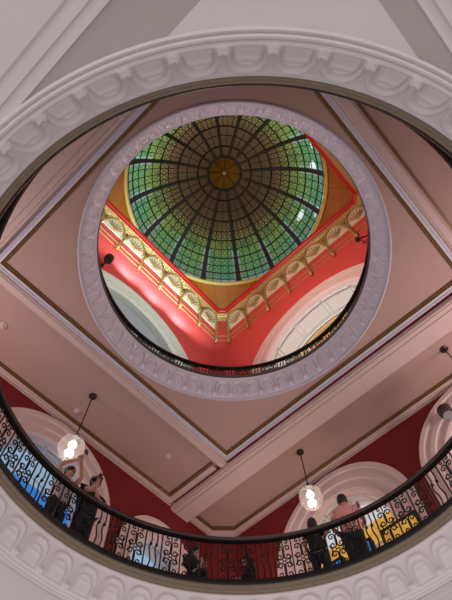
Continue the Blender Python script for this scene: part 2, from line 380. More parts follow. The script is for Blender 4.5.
M['glassB'] = M['winblue']
kB = dict(zl=1.645, zb=1.02, D=.11, am=M['arch'], im=M['white'], lun=M['winblue'], pane=M['winblue2'], zs=1.548, fm=M['white'], lab='arched blue shop window in the left red wall')
aL = [(.02,1.55,.235,.362), (.69,1.535,.15,.245), (-.74,1.55,.235,.362)]
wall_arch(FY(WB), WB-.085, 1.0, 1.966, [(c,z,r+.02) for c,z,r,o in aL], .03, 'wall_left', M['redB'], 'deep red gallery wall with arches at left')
arches_for(FY(WB), aL, 'left gallery wall', [kB, dict(kB, lab='small pale blue arched window near the corner', pane=M['winblue'], zs=1.533, zl=1.60), dict(kB, lab='arched window hidden at far left')])
kR = dict(kB, lun=M['winwhite'], pane=M['winyellow'], zs=1.523, lab='arched window with a yellow lit display behind the pink shirted man')
aR = [(.40,1.525,.238,.378), (-.41,1.55,.235,.367)]
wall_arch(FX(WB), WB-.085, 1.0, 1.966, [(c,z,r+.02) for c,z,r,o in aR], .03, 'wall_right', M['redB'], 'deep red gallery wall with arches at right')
arches_for(FX(WB), aR, 'right gallery wall', [kR, dict(kR, zl=None, pane=M['winwhite'], lab='arched white window at the right edge of the gallery')])
for fr, nm in ((FYn(WB), 'wall_back'), (FXn(WB), 'wall_far_left')):
    wall_arch(fr, WB-.085, 1.0, 1.966, [], .03, nm, M['redB'], 'deep red gallery wall out of view')
b = MB(); l = octo(WB, .085, 1.0); l2 = octo(WB, .085, 1.966); o1 = octo(WB+.03, .085, 1.0); o2 = octo(WB+.03, .085, 1.966)
for i in (0, 2, 4, 6):
    b.add([l[i], l[i+1], l2[i+1], l2[i], o1[i], o1[i+1], o2[i+1], o2[i]], [(0,1,2,3),(4,7,6,5)])
struct(b.build('wall_corners', M['redB']), 'deep red cut corners of the gallery')

# upper storey
WC = .81; ZC = 2.53
kC = dict(R=.455, zb=2.12, D=.175, am=M['arch'], im=M['white'], lun=M['ochre'], pane=M['ochre'], zs=2.39, fm=M['white'], lab='arched opening with ochre wall behind in the upper right wall', arcs=(.93,))
M['arch2'] = mat('pale green white arch moulding', (.62, .68, .60), .6)
M['grey'] = mat('blue grey panelled wall', (.33, .36, .40), .6)
kCl = dict(kC, R=.425, D=.035, plainface=1, am=M['arch2'], im=M['arch2'], lun=M['bluegrey'], pane=M['bluegrey'], fm=M['arch2'], lab='arched opening with blue grey glass in the upper left wall', arcs=())
for fr, nm, k, z0, lab, ro in ((FY(WC), 'wall_upper_left', kCl, 2.40, 'coral red upper wall at left', .555), (FX(WC), 'wall_upper_right', kC, 2.52, 'coral red upper wall at right', .578), (FYn(WC), 'wall_upper_back', kC, 2.53, 'coral red upper wall out of view', .59), (FXn(WC), 'wall_upper_far', kC, 2.53, 'coral red upper wall out of view at left', .59)):
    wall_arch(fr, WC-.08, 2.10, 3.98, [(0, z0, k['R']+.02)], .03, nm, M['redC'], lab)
    arches_for(fr, [(0, z0, k['R'], ro)], lab[10:], [k])
b = MB(); l = octo(WC, .08, 2.10); l2 = octo(WC, .08, 3.98); o1 = octo(WC+.03, .08, 2.10); o2 = octo(WC+.03, .08, 3.98)
for i in (0, 2, 4, 6): b.add([l[i], l[i+1], l2[i+1], l2[i], o1[i], o1[i+1], o2[i+1], o2[i]], [(0,1,2,3),(4,7,6,5)])
struct(b.build('wall_upper_corners', M['redC']), 'coral red cut corners of the upper storey')
cc = .055
def oc(s, z): return octo(s, .08-(WC-s)*.6, z)
b = MB().loft([oc(.815,3.772), oc(.795,3.775), oc(.791,3.782), oc(.783,3.784), oc(.780,3.793), oc(.771,3.797), oc(.766,3.805), oc(.760,3.807), oc(.758,3.818), oc(.815,3.818)], closed=True)
struct(b.build('trim_%d' % n_t, M['gilt']), 'gilded stepped cornice above the brackets'); n_t += 1
b = MB().loft([oc(.815,3.816), oc(.760,3.818), oc(.752,3.824), oc(.750,3.832), oc(.757,3.838), oc(.742,3.846), oc(.735,3.856), oc(.735,3.872), oc(.815,3.872)], closed=True)
struct(b.build('trim_%d' % n_t, M['redtrim']), 'bright red cornice moulding below the dome'); n_t += 1
for z in (3.395, 3.475):
    b = MB().loft([oc(.815,z), oc(.805,z+.001), oc(.803,z+.006), oc(.805,z+.010), oc(.815,z+.011)], closed=True)
    struct(b.build('trim_%d' % n_t, M['gilt']), 'thin gilded wall moulding between the brackets'); n_t += 1
# vault between cornice and dome ring
b = MB()
nn = 96; RD = .825; ZD = 3.985
outer = []; inner = []
angs = sorted([2*PI*(i+.5)/nn for i in range(nn)]+[math.atan2(y, x) % (2*PI) for x, y in ((.76,.69),(.69,.76),(-.69,.76),(-.76,.69),(-.76,-.69),(-.69,-.76),(.69,-.76),(.76,-.69))])
def edge(a, s, c):
    x, y = math.cos(a), math.sin(a); k = min(s/max(abs(x), abs(y)), (2*s-c)/(abs(x)+abs(y))); return x*k, y*k
outer = [W(*edge(a, .812, .06), 3.865) for a in angs]; mid = []
for a in angs:
    ex, ey = edge(a, .812, .06); re = math.hypot(ex, ey); rm = max(RD+.004, (re+RD)/2)
    mid.append(W(rm*math.cos(a), rm*math.sin(a), 3.925))
inner = [W(RD*1.002*math.cos(a), RD*1.002*math.sin(a), ZD) for a in angs]
b.loft([outer, mid, inner, [v+Vector((0,0,.25)) for v in inner], [v+Vector((0,0,.6)) for v in outer]], closed=False)
struct(b.build('ceiling_vault', M['orange'], smooth=False), 'ochre orange vault corners below the dome')

# ------------------------------------------------------------------ the dome
dome = empty('stained_glass_dome', W(0,0,ZD)); tag(dome, 'great green stained glass dome with dark ribs above the opening', 'dome')
HD = 1.01
def dp(r_, th, a, off=0):   # th = elevation angle on the ellipsoid
    r = (RD+off)*math.cos(th); z = (HD+off)*math.sin(th); return Vector((r*math.cos(a)*S, r*math.sin(a)*S, z*S))
MG = bpy.data.materials.new('stained glass'); MG.use_nodes = True; n = MG.node_tree; n.nodes.clear()
uvn = n.nodes.new('ShaderNodeUVMap'); sep = n.nodes.new('ShaderNodeSeparateXYZ'); n.links.new(uvn.outputs[0], sep.inputs[0])
def math_(op, a, b_=None, c_=None):
    q = n.nodes.new('ShaderNodeMath'); q.operation = op
    for i, v in enumerate((a, b_, c_)):
        if v is None: continue
        if isinstance(v, (int, float)): q.inputs[i].default_value = v
        else: n.links.new(v, q.inputs[i])
    return q.outputs[0]
def ramp(fac, els, interp='LINEAR'):
    q = n.nodes.new('ShaderNodeValToRGB'); q.color_ramp.interpolation = interp
    while len(q.color_ramp.elements) < len(els): q.color_ramp.elements.new(.5)
    for e, (p, c) in zip(q.color_ramp.elements, els): e.position = p; e.color = (*c, 1)
    n.links.new(fac, q.inputs[0]); return q.outputs[0]
def mixc(f, a, b_):
    q = n.nodes.new('ShaderNodeMix'); q.data_type = 'RGBA'
    for i, v in ((0, f), (6, a), (7, b_)):
        if isinstance(v, (int, float)): q.inputs[i].default_value = v
        elif isinstance(v, tuple): q.inputs[i].default_value = (*v, 1)
        else: n.links.new(v, q.inputs[i])
    return q.outputs[2]
U_, V_ = sep.outputs[0], sep.outputs[1]     # U_: 0..1 over a bay, V_: 0 base .. 1 hub
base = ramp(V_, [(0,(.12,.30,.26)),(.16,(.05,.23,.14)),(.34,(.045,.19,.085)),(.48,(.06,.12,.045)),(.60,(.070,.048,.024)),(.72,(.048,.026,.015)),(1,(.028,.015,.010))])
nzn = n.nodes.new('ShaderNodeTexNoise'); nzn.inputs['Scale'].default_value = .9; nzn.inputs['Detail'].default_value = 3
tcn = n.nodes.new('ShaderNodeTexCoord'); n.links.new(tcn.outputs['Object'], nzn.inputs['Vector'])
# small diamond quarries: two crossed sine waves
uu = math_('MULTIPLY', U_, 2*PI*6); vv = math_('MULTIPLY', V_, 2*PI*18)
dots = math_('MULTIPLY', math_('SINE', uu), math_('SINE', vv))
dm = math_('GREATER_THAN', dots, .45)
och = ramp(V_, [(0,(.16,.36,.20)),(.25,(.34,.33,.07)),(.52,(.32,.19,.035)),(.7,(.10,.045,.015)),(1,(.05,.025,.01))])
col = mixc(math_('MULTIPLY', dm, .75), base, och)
# rosette medallions in the middle of some rows
du = math_('MULTIPLY', math_('SUBTRACT', U_, .5), 2.6); dv = math_('MULTIPLY', math_('SUBTRACT', V_, .46), 9.0)
rad = math_('ADD', math_('ABSOLUTE', du), math_('ABSOLUTE', dv))
med = math_('MULTIPLY', math_('LESS_THAN', rad, .62), math_('GREATER_THAN', math_('SINE', math_('MULTIPLY', rad, 26)), -.1))
col = mixc(math_('MULTIPLY', med, .8), col, (.04,.05,.035))
# pale border strips beside the ribs and at the base
e1 = math_('GREATER_THAN', math_('ABSOLUTE', math_('SUBTRACT', U_, .5)), .385); e1 = math_('MULTIPLY', e1, math_('LESS_THAN', V_, .42))
e0 = math_('LESS_THAN', V_, .065)
col = mixc(math_('MULTIPLY', math_('MAXIMUM', e1, e0), .8), col, (.34,.40,.46))
col = mixc(math_('MULTIPLY', math_('MULTIPLY', ramp(nzn.outputs[0], [(.35,(0,0,0)),(.7,(1,1,1))]), .7), math_('GREATER_THAN', .5, V_)), col, mixc(.5, col, (.30,.26,.04)))
# a few clear panes low on the east side
gx = n.nodes.new('ShaderNodeTexVoronoi'); gx.inputs['Scale'].default_value = .8; n.links.new(tcn.outputs['Object'], gx.inputs['Vector'])
spx = n.nodes.new('ShaderNodeSeparateXYZ'); n.links.new(tcn.outputs['Object'], spx.inputs[0])
east = math_('MULTIPLY', math_('LESS_THAN', spx.outputs[1], -1.2), math_('GREATER_THAN', spx.outputs[0], -1.5))
clr = math_('MULTIPLY', math_('MULTIPLY', east, math_('LESS_THAN', gx.outputs[0], .24)), math_('LESS_THAN', V_, .32))
col = mixc(clr, col, (.9,.95,.95))
tr = n.nodes.new('ShaderNodeBsdfTranslucent'); gl = n.nodes.new('ShaderNodeBsdfGlossy'); gl.inputs['Roughness'].default_value = .25
mx = n.nodes.new('ShaderNodeMixShader'); mx.inputs[0].default_value = .04
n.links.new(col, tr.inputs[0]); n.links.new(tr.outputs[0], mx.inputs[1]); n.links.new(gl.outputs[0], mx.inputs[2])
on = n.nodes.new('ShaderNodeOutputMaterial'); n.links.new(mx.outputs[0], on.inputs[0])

RIBPH = math.radians(12.4); NB = 16; bay = 2*PI/NB
TMAX = math.radians(79)
rows = [math.radians(t) for t in (0, 5.5, 12.5, 20, 27, 34.4, 41.5, 48.5, 56, 63, 71, 79)]
pane_me = None
for k in range(NB):
    a0 = RIBPH+k*bay
    me = bpy.data.meshes.new('glass_panel'); vs = []; fs = []; uvs = []
    nv, nu = 33, 8
    for j in range(nv+1):
        for i in range(nu+1): vs.append(tuple(dp(0, TMAX*j/nv, a0+bay*i/nu)))
    P = nu+1
    for j in range(nv):
        for i in range(nu):
            fs.append((j*P+i, j*P+i+1, (j+1)*P+i+1, (j+1)*P+i)); uvs += [(i/nu, j/nv), ((i+1)/nu, j/nv), ((i+1)/nu, (j+1)/nv), (i/nu, (j+1)/nv)]
    me.from_pydata(vs, [], fs); uvl = me.uv_layers.new(name='UVMap')
    for i, uv in enumerate(uvs): uvl.data[i].uv = uv
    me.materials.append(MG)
    for p in me.polygons: p.use_smooth = True
    g = bpy.data.objects.new('glass_panel', me); C.objects.link(g); g.parent = dome
    # leading of this bay: row lines and upright lines
    b = MB()
    for t in rows: b.tube([dp(0, t, a0+bay*i/6, -.004) for i in range(7)], .020 if t in rows[1::2] else .036, 4, caps=False)
    for u in (.27, .5, .73):
        tm = 71 if u == .5 else 56
        b.tube([dp(0, math.radians(tm)*i/9, a0+bay*u, -.004) for i in range(10)], .020, 4, caps=False)
    b.build('leading', M['lead'], g, fix=False)
    # rib
    b = MB(); lo = []
    for i in range(15):
        t = TMAX*i/14; c = dp(0, t, a0); w = (.125*(1-i/14*.62)) ; tg = Vector((-math.sin(a0), math.cos(a0), 0)); ou = (dp(0,t,a0,.02)-c).normalized()
        lo.append([c+tg*w-ou*.02, c+tg*w*.6-ou*.09, c-tg*w*.6-ou*.09, c-tg*w-ou*.02, c-tg*w+ou*.06, c+tg*w+ou*.06])
    vs = [v for q in lo for v in q]; n6 = 6; fs = [(i*n6+q, i*n6+(q+1)%n6, (i+1)*n6+(q+1)%n6, (i+1)*n6+q) for i in range(14) for q in range(n6)]
    fs += [tuple(range(6)), tuple(range(len(vs)-6, len(vs)))]
    b.add(vs, fs).build('rib', M['ribmetal'], dome)
rh = RD*math.cos(TMAX); zh = HD*math.sin(TMAX)
b = MB().lathe([((rh+.02)*S, (zh-.01)*S), ((rh+.004)*S, (zh-.018)*S), ((rh-.003)*S, (zh-.012)*S), ((rh-.003)*S, (zh+.01)*S), ((rh+.02)*S, (zh+.01)*S)], 48, closed=True)
b.build('hub_ring', M['ribmetal'], dome)
b = MB().lathe([((rh+.015)*S, (zh+.004)*S), (.10*S, (zh+.05)*S), (.03*S, (zh+.085)*S), (.001, (zh+.09)*S)], 16)
cap = b.build('hub_cap', M['amber'], dome)
b = MB()
for k in range(8):
    a = 2*PI*k/8; b.tube([((rh-.01)*S*math.cos(a), (rh-.01)*S*math.sin(a), zh*S-.01), (.10*S*math.cos(a), .10*S*math.sin(a), (zh+.048)*S), (.02*S*math.cos(a), .02*S*math.sin(a), (zh+.085)*S)], .02, 5)
b.build('cap_rib', M['umber'], cap)
b = MB(); b.tube([(0,0,(zh+.085)*S), (0,0,(zh+.02)*S)], .03, 8); b.sphere((0,0,(zh+.005)*S), .11, 14, 8)
b.build('finial', mat('pale finial ball', (.7,.62,.5), .3), dome)
b = MB().lathe([((RD+.012)*S, -.08), ((RD+.004)*S, -.12), ((RD-.016)*S, -.09), ((RD-.020)*S, -.02), ((RD-.010)*S, .03), ((RD+.012)*S, .03)], 96, closed=True)
b.build('base_ring', M['yellowring'], dome, smooth=False)

# ------------------------------------------------------------------ cornice brackets
def make_bracket():
    root = empty('cornice_bracket', (0,0,0))
    b = MB()      # local: +x into the room, wall plane at x=0, z=0 bottom
    b.tube([(.05,0,0),(.075,0,.05),(.06,0,.12),(.085,0,.22),(.10,0,.5),(.09,0,1.15),(.10,0,1.5),(.16,0,1.8)], [.03,.070,.045,.075,.06,.045,.08,.06], 10)
    b.build('stem', M['gilt'], root, smooth=True)
    b = MB(); b.sphere((.09,0,.22), .085, 10, 7, (1,1,1.3)); b.sphere((.09,0,.44), .075, 10, 7, (1,1,.7)); b.sphere((.07,0,.04), .05, 10, 6)
    b.build('pendant_drop', M['gilt'], root, smooth=True)
    b = MB(); b.prism([(0,-.09,1.30),(.14,-.09,1.38),(.14,.09,1.38),(0,.09,1.30)], (0,0,.10)); b.prism([(0,-.05,1.4),(.16,-.05,1.4),(.16,.05,1.4),(0,.05,1.4)], (0,0,.6))
    b.build('bracket_capital', M['gilt'], root)
    return root
def make_gallery_arch(w):
    root = empty('filigree_arch', (0,0,0)); h = .80
    P_ = lambda i, k, x: (x+.17*math.sin(PI*i/20), w/2*math.cos(PI*i/20)*k, 1.38+h*math.sin(PI*i/20)*k)
    MB().tube([P_(i,1,.09) for i in range(21)], .05, 8).build('arch_rim', M['gilt'], root, smooth=True)
    b = MB(); n = 20
    pts = [P_(i,.95,.00) for i in range(n+1)]
    b.prism(pts, (.05,0,0)); b.build('filigree_panel', M['giltpale'], root)
    b = MB()
    for k in range(-3, 4):
        a = k*.38; b.tube([(.07, 0, 1.40), (.13, w*.20*math.sin(a), 1.40+h*.40*math.cos(a)), (.19, w*.38*math.sin(a), 1.39+h*.80*math.cos(a))], [.015,.030,.02], 6)
        b.sphere((.18, w*.34*math.sin(a), 1.39+h*.72*math.cos(a)), .04, 8, 6, (.6,1,1))
    b.build('leaf_ornament', M['gilt'], root, smooth=True)
    b = MB().box((0,-w/2,1.35),(.05,w/2,1.38)); b.build('ledge', M['giltpale'], root)
    return root
SP = 1.482/7; ybr = [-.741+SP*i for i in range(8)]
br0 = make_bracket(); ar0 = make_gallery_arch(SP*S-.12); firstb = firsta = True
sides = [('left wall', lambda t: (W(t, WC-.001, 3.335), -PI/2)), ('right wall', lambda t: (W(WC-.001, t, 3.335), PI)), ('back wall', lambda t: (W(t, -WC+.001, 3.335), PI/2)), ('far wall', lambda t: (W(-WC+.001, t, 3.335), 0))]
order = ['first', 'second', 'third', 'fourth', 'fifth', 'sixth', 'seventh', 'eighth']
for nm, fn in sides[:2]:
    for i, t in enumerate(reversed(ybr)):
        loc, rz = fn(t if abs(t) < .73 else math.copysign(.722, t))
        o = br0 if firstb else copy_tree(br0); firstb = False
        o.location = loc; o.rotation_euler = (0,0,rz)
        tag(o, 'gilded bracket on the upper %s, %s from the corner below the dome' % (nm, order[i]), 'bracket', 'gilded brackets under the dome cornice')
    for i in range(7):
        t = (ybr[7-i]+ybr[6-i])/2; loc, rz = fn(t)
        o = ar0 if firsta else copy_tree(ar0); firsta = False
        o.location = loc; o.rotation_euler = (0,0,rz)
        tag(o, 'gilded filigree arch on the upper %s, %s from the corner under the dome' % (nm, order[i]), 'ornament', 'gilded filigree arches between the brackets')
# ------------------------------------------------------------------ balustrades
def scroll_panel_mesh(w, h, z0):     # lies in the local y-z plane
    b = MB(); t = .012
    def spiral(cy, cz, r, sgn, turn, start):
        pts = []
        for i in range(17):
            k = i/16; a = start+sgn*turn*k; rr = r*(1-.80*k); pts.append((0, cy+rr*math.cos(a), cz+rr*math.sin(a)))
        b.tube(pts, [t*(1.1-.3*i/16) for i in range(17)], 5)
    q = w*.225
    lev = [z0+h*f for f in (.13, .34, .57, .78)]
    for i, cz in enumerate(lev):
        for s in (-1, 1):
            up = 1 if i % 2 == 0 else -1
            spiral(s*q, cz, w*.205, s*up, 2.4*PI, -s*0+(PI/2 if up < 0 else -PI/2) if False else (PI if s > 0 else 0))
    for s in (-1, 1):
        b.tube([(0, s*.01, lev[0]), (0, s*w*.04, (lev[0]+lev[1])/2), (0, s*.01, lev[1])], t, 5)
        b.tube([(0, s*w*.43, lev[1]-.02), (0, s*w*.30, (lev[1]+lev[2])/2), (0, s*w*.43, lev[2])], t, 5)
        b.tube([(0, s*.01, lev[2]), (0, s*w*.04, (lev[2]+lev[3])/2), (0, s*.01, lev[3])], t, 5)
        spiral(s*q*.9, z0+h*.94, w*.13, -s, 1.8*PI, PI/2)
        b.sphere((0, s*.02, (lev[1]+lev[2])/2), .018, 6, 5)
    b.tube([(0,0,z0),(0,0,z0+h*.08)], t, 5); b.tube([(0,0,z0+h*.86),(0,0,z0+h)], t, 5)
    return b
def balustrade(name, R, rin, rout, zb, zt, cells, label, thick, lowz=.16):
    root = empty(name, W(0,0,zb)); tag(root, label, 'balustrade')
    H = (zt-zb)*S; Rm = R*S
    prof = [(rin*S+.02, H-thick), (rin*S, H-thick*.6), (rin*S+.004, H-.02), (rin*S+.03, H), (rout*S-.03, H), (rout*S, H-.02), (rout*S, H-thick*.6), (rout*S-.02, H-thick)]
    MB().lathe(prof, 180, closed=True).build('handrail', M['wood'], root, smooth=False)
    MB().lathe([(Rm-.022, H-thick-.02), (Rm+.022, H-thick-.02), (Rm+.022, H-thick+.002), (Rm-.022, H-thick+.002)], 180, closed=True).build('top_rail', M['iron'], root)
    MB().lathe([(Rm-.02, lowz-.04), (Rm+.02, lowz-.04), (Rm+.02, lowz), (Rm-.02, lowz)], 180, closed=True).build('bottom_rail', M['iron'], root)
    zt_ = H-thick-.03; bar = wav = scr = None
    def put(src, mk, nm, ang):
        a = math.radians(ang); loc = (Rm*math.cos(a), Rm*math.sin(a), 0)
        if src is None: src = mk().build(nm, M['iron'], root); src.location = loc; src.rotation_euler = (0,0,a)
        else: dup_part(src, root, loc, (0,0,a))
        return src
    def mkbar(): return MB().box((-.011,-.011,0),(.011,.011,zt_))
    def mkwav():
        b = MB(); b.tube([(0, .020*math.sin(i/16*2*PI*2.0)*(1 if 2 < i < 14 else .4), zt_*(i/16*.95+.04)) for i in range(17)], .013, 6)
        b.sphere((0,0,zt_*.72), .028, 8, 6); return b
    for kind, a, w in cells:
        bar = put(bar, mkbar, 'baluster', a+w/2)
        if kind == 'S': scr = put(scr, lambda: scroll_panel_mesh(.305*R/.727, zt_-lowz-.005, lowz), 'scroll_panel', a)
        else:
            for d in (-w/6, w/6): wav = put(wav, mkwav, 'wavy_baluster', a+d)
    return root
seq = [('S',110.2),('S',105.2),('W',100.7),('S',96.2),('S',91),('S',85.9),('W',80.9),('S',75.9),('S',71),('W',66.3),('S',61.6),('S',56.6),('W',51.7),('S',46.8),('S',41.8),('W',37),('S',32.2),('S',27.4),('W',22.8),('S',18.2),('S',13.4),('W',8.9),('S',4.2),('S',-1),('S',-6.2),('W',-11.2),('S',-16.2),('S',-21.2)]
cells = []
for i, (k, a) in enumerate(seq):
    cells.append((k, a, 5.1 if k == 'S' else 4.6))
a = -23.75; i = 0
pat = ['W','S','S']; ncell = 45; wc = (360-112.8-23.75)/ncell
for i in range(ncell): cells.append((pat[i % 3], a-wc*(i+.5), wc))
balustrade('balustrade', .736, .722, .750, 1.024, 1.221, cells, 'round black iron balustrade with scroll panels and brown handrail around the lower opening', .075)
balustrade('balustrade', .674, .661, .687, 2.115, 2.272, [(('S','S','W')[i % 3], 4*i, 4) for i in range(90)][:90], 'smaller round black iron balustrade around the upper opening', .035)

# ------------------------------------------------------------------ pendant lamps
MGl = bpy.data.materials.new('clear ribbed lamp glass'); MGl.use_nodes = True; n = MGl.node_tree; n.nodes.clear()
tb = n.nodes.new('ShaderNodeBsdfTransparent'); tb.inputs[0].default_value = (.80,.74,.70,1); gb = n.nodes.new('ShaderNodeBsdfGlossy'); gb.inputs['Roughness'].default_value = .3
tl = n.nodes.new('ShaderNodeBsdfTranslucent'); tl.inputs[0].default_value = (.9,.8,.74,1)
lw = n.nodes.new('ShaderNodeLayerWeight'); lw.inputs[0].default_value = .35; m1 = n.nodes.new('ShaderNodeMixShader'); m2 = n.nodes.new('ShaderNodeMixShader'); m2.inputs[0].default_value = .20
on = n.nodes.new('ShaderNodeOutputMaterial')
n.links.new(tb.outputs[0], m2.inputs[1]); n.links.new(tl.outputs[0], m2.inputs[2])
m1.inputs[0].default_value = .0; n.links.new(m2.outputs[0], m1.inputs[1]); n.links.new(gb.outputs[0], m1.inputs[2]); n.links.new(m1.outputs[0], on.inputs[0])
M['bulb'] = glow('glowing white lamp', (1, .93, .84), 9)
def lamp(x, y, zg, label, e=16):
    root = empty('pendant_lamp', W(x, y, 1.9655)); tag(root, label, 'lamp', 'pendant globe lamps of the gallery')
    hz = (zg-1.9655)*S
    MB().lathe([(.001,0),(.10,0),(.10,-.03),(.06,-.05),(.03,-.09),(.001,-.09)], 20).build('ceiling_rose', M['black'], root)
    MB().tube([(0,0,-.05),(0,0,hz+.40)], .016, 8).build('rod', M['black'], root)
    MB().lathe([(.001,hz+.46),(.04,hz+.45),(.05,hz+.40),(.075,hz+.38),(.08,hz+.30),(.14,hz+.28),(.15,hz+.23),(.001,hz+.23)], 20).build('lamp_holder', M['black'], root)
    gp = [(.13,.25),(.20,.22),(.262,.14),(.285,.03),(.272,-.09),(.225,-.19),(.15,-.26),(.07,-.295),(.001,-.30)]
    MB().lathe([(r, z+hz) for r, z in gp], 40).build('glass_globe', MGl, root, smooth=True)
    MB().sphere((0,0,hz-.305), .022, 8, 6).build('globe_finial', M['black'], root)
    MB().lathe([(.03,hz+.22),(.05,hz+.18),(.085,hz+.13),(.09,hz+.08),(.05,hz+.02),(.04,hz-.04),(.06,hz-.10),(.10,hz-.15),(.09,hz-.20),(.001,hz-.22)], 20).build('bulb', M['bulb'], root, smooth=True)
lamp(.006, .9335, 1.590, 'globe pendant lamp above the couple photographing at left')
lamp(.957, .425, 1.657, 'globe pendant lamp beside the man in the pink shirt')
lamp(.960, -.446, 1.66, 'pendant lamp by the right edge of the picture, only its top in view')
lamp(.006, -.9335, 1.62, 'globe pendant lamp out of view behind the camera')

# small ceiling and wall fittings
def detector(x, y, label):
    r = empty('smoke_detector', W(x, y, 1.9655)); tag(r, label, 'smoke detector', 'ceiling smoke detectors')
    MB().lathe([(.001,0),(.095,0),(.095,-.03),(.07,-.045),(.001,-.045)], 20).build('base', M['beam'], r)
    MB().lathe([(.001,-.045),(.05,-.045),(.045,-.08),(.001,-.085)], 16).build('sensor_head', M['beam'], r)
detector(-.517, .941, 'small round smoke detector on the pink ceiling near the left edge')
detector(.01, 1.055, 'small round smoke detector beside the rod of the left pendant lamp')
detector(.51, .932, 'small round smoke detector on the pink ceiling near the deep beam')
def floodlight(loc, rz, label, s=1):
    r = empty('floodlight', loc, rz); tag(r, label, 'floodlight')
    MB().tube([(-.03*s,0,0),(.22*s,0,0)], .025*s, 8).build('wall_arm', M['black'], r)
    MB().lathe([(.001,-.12*s),(.10*s,-.12*s),(.12*s,-.05*s),(.12*s,.10*s),(.09*s,.15*s),(.001,.16*s)], 16, (.26*s,0,.02)).build('lamp_head', M['black'], r)
    MB().lathe([(.001,0),(.05*s,0),(.05*s,.02*s),(.001,.02*s)], 12, (-.0*s,0,-.01)).build('wall_plate', M['black'], r)
floodlight(W(-.335, .806, 2.935), -PI/2, 'black floodlight on the pink lit upper left wall', 1.35)
r = empty('floodlight', W(.806, -.62, 3.22), PI); tag(r, 'black floodlight on two thin arms on the upper right wall', 'floodlight')
MB().tube([(-.01,0,0),(.30,-.55,-.25)], .03, 8).tube([(-.01,-.45,-.05),(.30,-.55,-.25)], .015, 8).build('wall_arm', M['black'], r)
MB().sphere((.31,-.58,-.26), .09, 12, 8, (1.3,1,1)).build('lamp_head', M['black'], r)
r = empty('wall_spotlight', W(1.115, -.272, 1.772), PI); tag(r, 'dark round spotlight on the arch moulding at the right edge', 'spotlight')
MB().tube([(-.06,0,0),(.10,0,0)], .03, 8).build('wall_arm', M['black'], r)
MB().lathe([(.001,-.15),(.13,-.15),(.17,-.08),(.17,.08),(.10,.14),(.001,.15)], 18, (.16,0,0)).build('lamp_head', mat('dark bronze', (.05,.03,.03), .4), r)
MB().lathe([(.001,0),(.12,0),(.12,-.012),(.001,-.012)], 18, (.16,0,-.15)).build('lens', mat('grey lens', (.3,.28,.28), .2), r)

# lit shop displays seen through the balusters
def display(x, y, z0_, w, h, m_, label, rz, nm='display_stand'):
    r = empty(nm, W(x, y, 1.02), rz); tag(r, label, 'display')
    MB().box((-.12,-w/2,0),(.12,w/2,.12)).build('plinth', M['black'], r)
    MB().box((-.05,-w/2,.12),(.05,w/2,h)).build('lit_panel', m_, r)
    b = MB()
    for s in (-1, 1): b.box((-.07, s*w/2-.03, .1), (.07, s*w/2+.03, h+.03))
    b.box((-.07,-w/2,h),(.07,w/2,h+.05)); b.build('frame', M['black'], r)
M['bluescreen'] = glow('blue lit screen', (.02, .22, .75), .9, (5, (.01,.03,.08)))
display(.985, .262, 0, .34, 1.62, M['bluescreen'], 'blue lit display behind the pink shirted man', PI)
display(.985, .10, 0, .8, 1.60, M['winyellow'], 'yellow lit display right of the pink shirted man', PI)
display(.985, .41, 0, .5, 1.6, M['bluescreen'], 'blue lit display behind the dark haired woman at right', PI)

